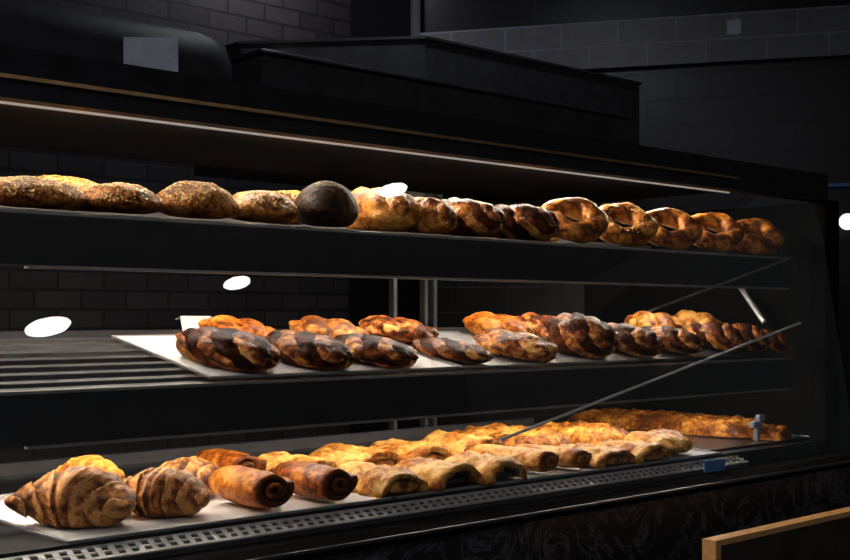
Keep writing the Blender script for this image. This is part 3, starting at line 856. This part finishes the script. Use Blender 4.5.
# wooden counter front at lower right
cn = 1.25
cu = px_u(716, cn); ch = -(541 - HZ) / F * cn / (-COS * (716 - CX) / F + SIN)
ct = empty('wooden_counter', (cu + .8, cn, 0)); tag(ct, 'dark wooden counter with tan edges, lower right corner', 'counter')
def cpart(name, bm, mat):
    o = obj(name, bm, mat, ct); o.matrix_parent_inverse = Matrix.Translation(-ct.location); return o
cpart('front_board', B(cu + .016, cu + 1.8, cn + .003, cn + .028, 0, CAM + ch - .011), M['panel'])
cpart('top_edge', B(cu, cu + 1.8, cn, cn + .03, CAM + ch - .011, CAM + ch), M['wood'])
cpart('side_edge', B(cu, cu + .016, cn, cn + .03, 0, CAM + ch - .011), M['wood'])

# ------------------------------------------------------------------ ceiling lamps seen in the glass
def glass_hit(px, py):
    d = px_ray(px, py); o = Vector((0, 0, CAM)); p0 = W(0, GT[0], GT[1])
    t = (p0 - o).dot(gn) / d.dot(gn)
    return o + d * t, (d - 2 * d.dot(gn) * gn).normalized(), t
LAMPZ = 3.05
def spot(px, py, wpx, hpx, tilt, mat, label, maxd=7.0):
    p, r, t0 = glass_hit(px, py)
    t = min((LAMPZ - p.z) / r.z, maxd)
    c = p + r * t
    R = wpx / 2 / F * (t + t0)
    def refl(v): return v - 2 * v.dot(gn) * gn
    fwd = px_ray(px, py)
    right = fwd.cross(Vector((0, 0, 1))).normalized(); upv = right.cross(fwd).normalized()
    a = math.radians(tilt)
    major = refl(right * math.cos(a) + upv * math.sin(a)); minor = refl(upv * math.cos(a) - right * math.sin(a))
    q = hpx / wpx                                   # disc tipped so that it foreshortens like in the glass
    nrm = (-r * q + (minor if minor.z < 0 else -minor) * math.sqrt(1 - q * q)).normalized()
    e = empty('ceiling_spotlight', c); tag(e, label, 'lamp', 'ceiling spotlights')
    obj('lamp_disc', disc(bmesh.new(), (0, 0, 0), nrm, R, .006), mat, e, True)
    obj('lamp_can', tube(bmesh.new(), [-nrm * .006, -nrm * .08], [R * 1.06, R * .7], 32), M['black'], e, True)
    obj('stem', tube(bmesh.new(), [-nrm * .05, Vector((-nrm.x * .05, -nrm.y * .05, 3.3 - c.z))], .012, 10), M['black'], e)
spot(393, 190, 29, 12, 13, M['lamp'], 'ceiling spotlight mirrored over the golden braid of the top shelf')
spot(237, 283, 27, 12, 14, M['lamp'], 'ceiling spotlight mirrored between the top and middle shelf')
spot(48, 327, 43, 17, 12, M['lamp'], 'ceiling spotlight mirrored above the bare slats at left')

# lamp over the back of the room, out of the picture
e = empty('unseen_lamp', (3.0, 4.15, 3.17)); tag(e, 'round ceiling lamp over the hood and brick wall', 'lamp')
obj('lamp_disc', disc(bmesh.new(), (0, 0, 0), (0, 0, 1), .11, .01), M['room_lamp'], e)
obj('lamp_can', tube(bmesh.new(), [(0, 0, .006), (0, 0, .25)], .12, 32), M['black'], e)

e = empty('unseen_lamp', (-.9, -.5, 3.1)); tag(e, 'added round fill light on the customer side, behind the viewer', 'lamp')  # unseen light added to brighten the card and the dark fronts
obj('lamp_disc', disc(bmesh.new(), (0, 0, 0), (0, 0, 1), .18, .01), M['front_fill'], e)
obj('lamp_can', tube(bmesh.new(), [(0, 0, .006), (0, 0, .2)], .19, 32), M['black'], e)

e = empty('unseen_lamp', (2.12, 2.35, 3.0)); tag(e, 'small added fill light above the middle of the display case', 'lamp')  # unseen light added to make the hood pipe stand out
obj('lamp_disc', disc(bmesh.new(), (0, 0, 0), (0, 0, 1), .045, .01), M['pipe_fill'], e)
obj('lamp_can', tube(bmesh.new(), [(0, 0, .006), (0, 0, .30)], .055, 32), M['black'], e)

# ------------------------------------------------------------------ world, camera, view
w = bpy.data.worlds.new('room_ambient'); SC.world = w; w.use_nodes = True
bg = w.node_tree.nodes['Background']; bg.inputs['Color'].default_value = (0.9, 0.95, 1.0, 1); bg.inputs['Strength'].default_value = 0.04
cam = bpy.data.cameras.new('camera'); co = bpy.data.objects.new('camera', cam); COL.objects.link(co)
cam.sensor_width = 36; cam.lens = F * 36 / 850; cam.shift_y = (HZ - 280) / 850; cam.clip_start = 0.01
co.location = (0, 0, CAM)
co.rotation_euler = (PI / 2, 0, math.atan2(-COS, SIN))
SC.camera = co
vs = SC.view_settings
vs.view_transform = 'Standard'; vs.look = 'None'; vs.exposure = 0.0; vs.gamma = 1.0; vs.use_curve_mapping = False
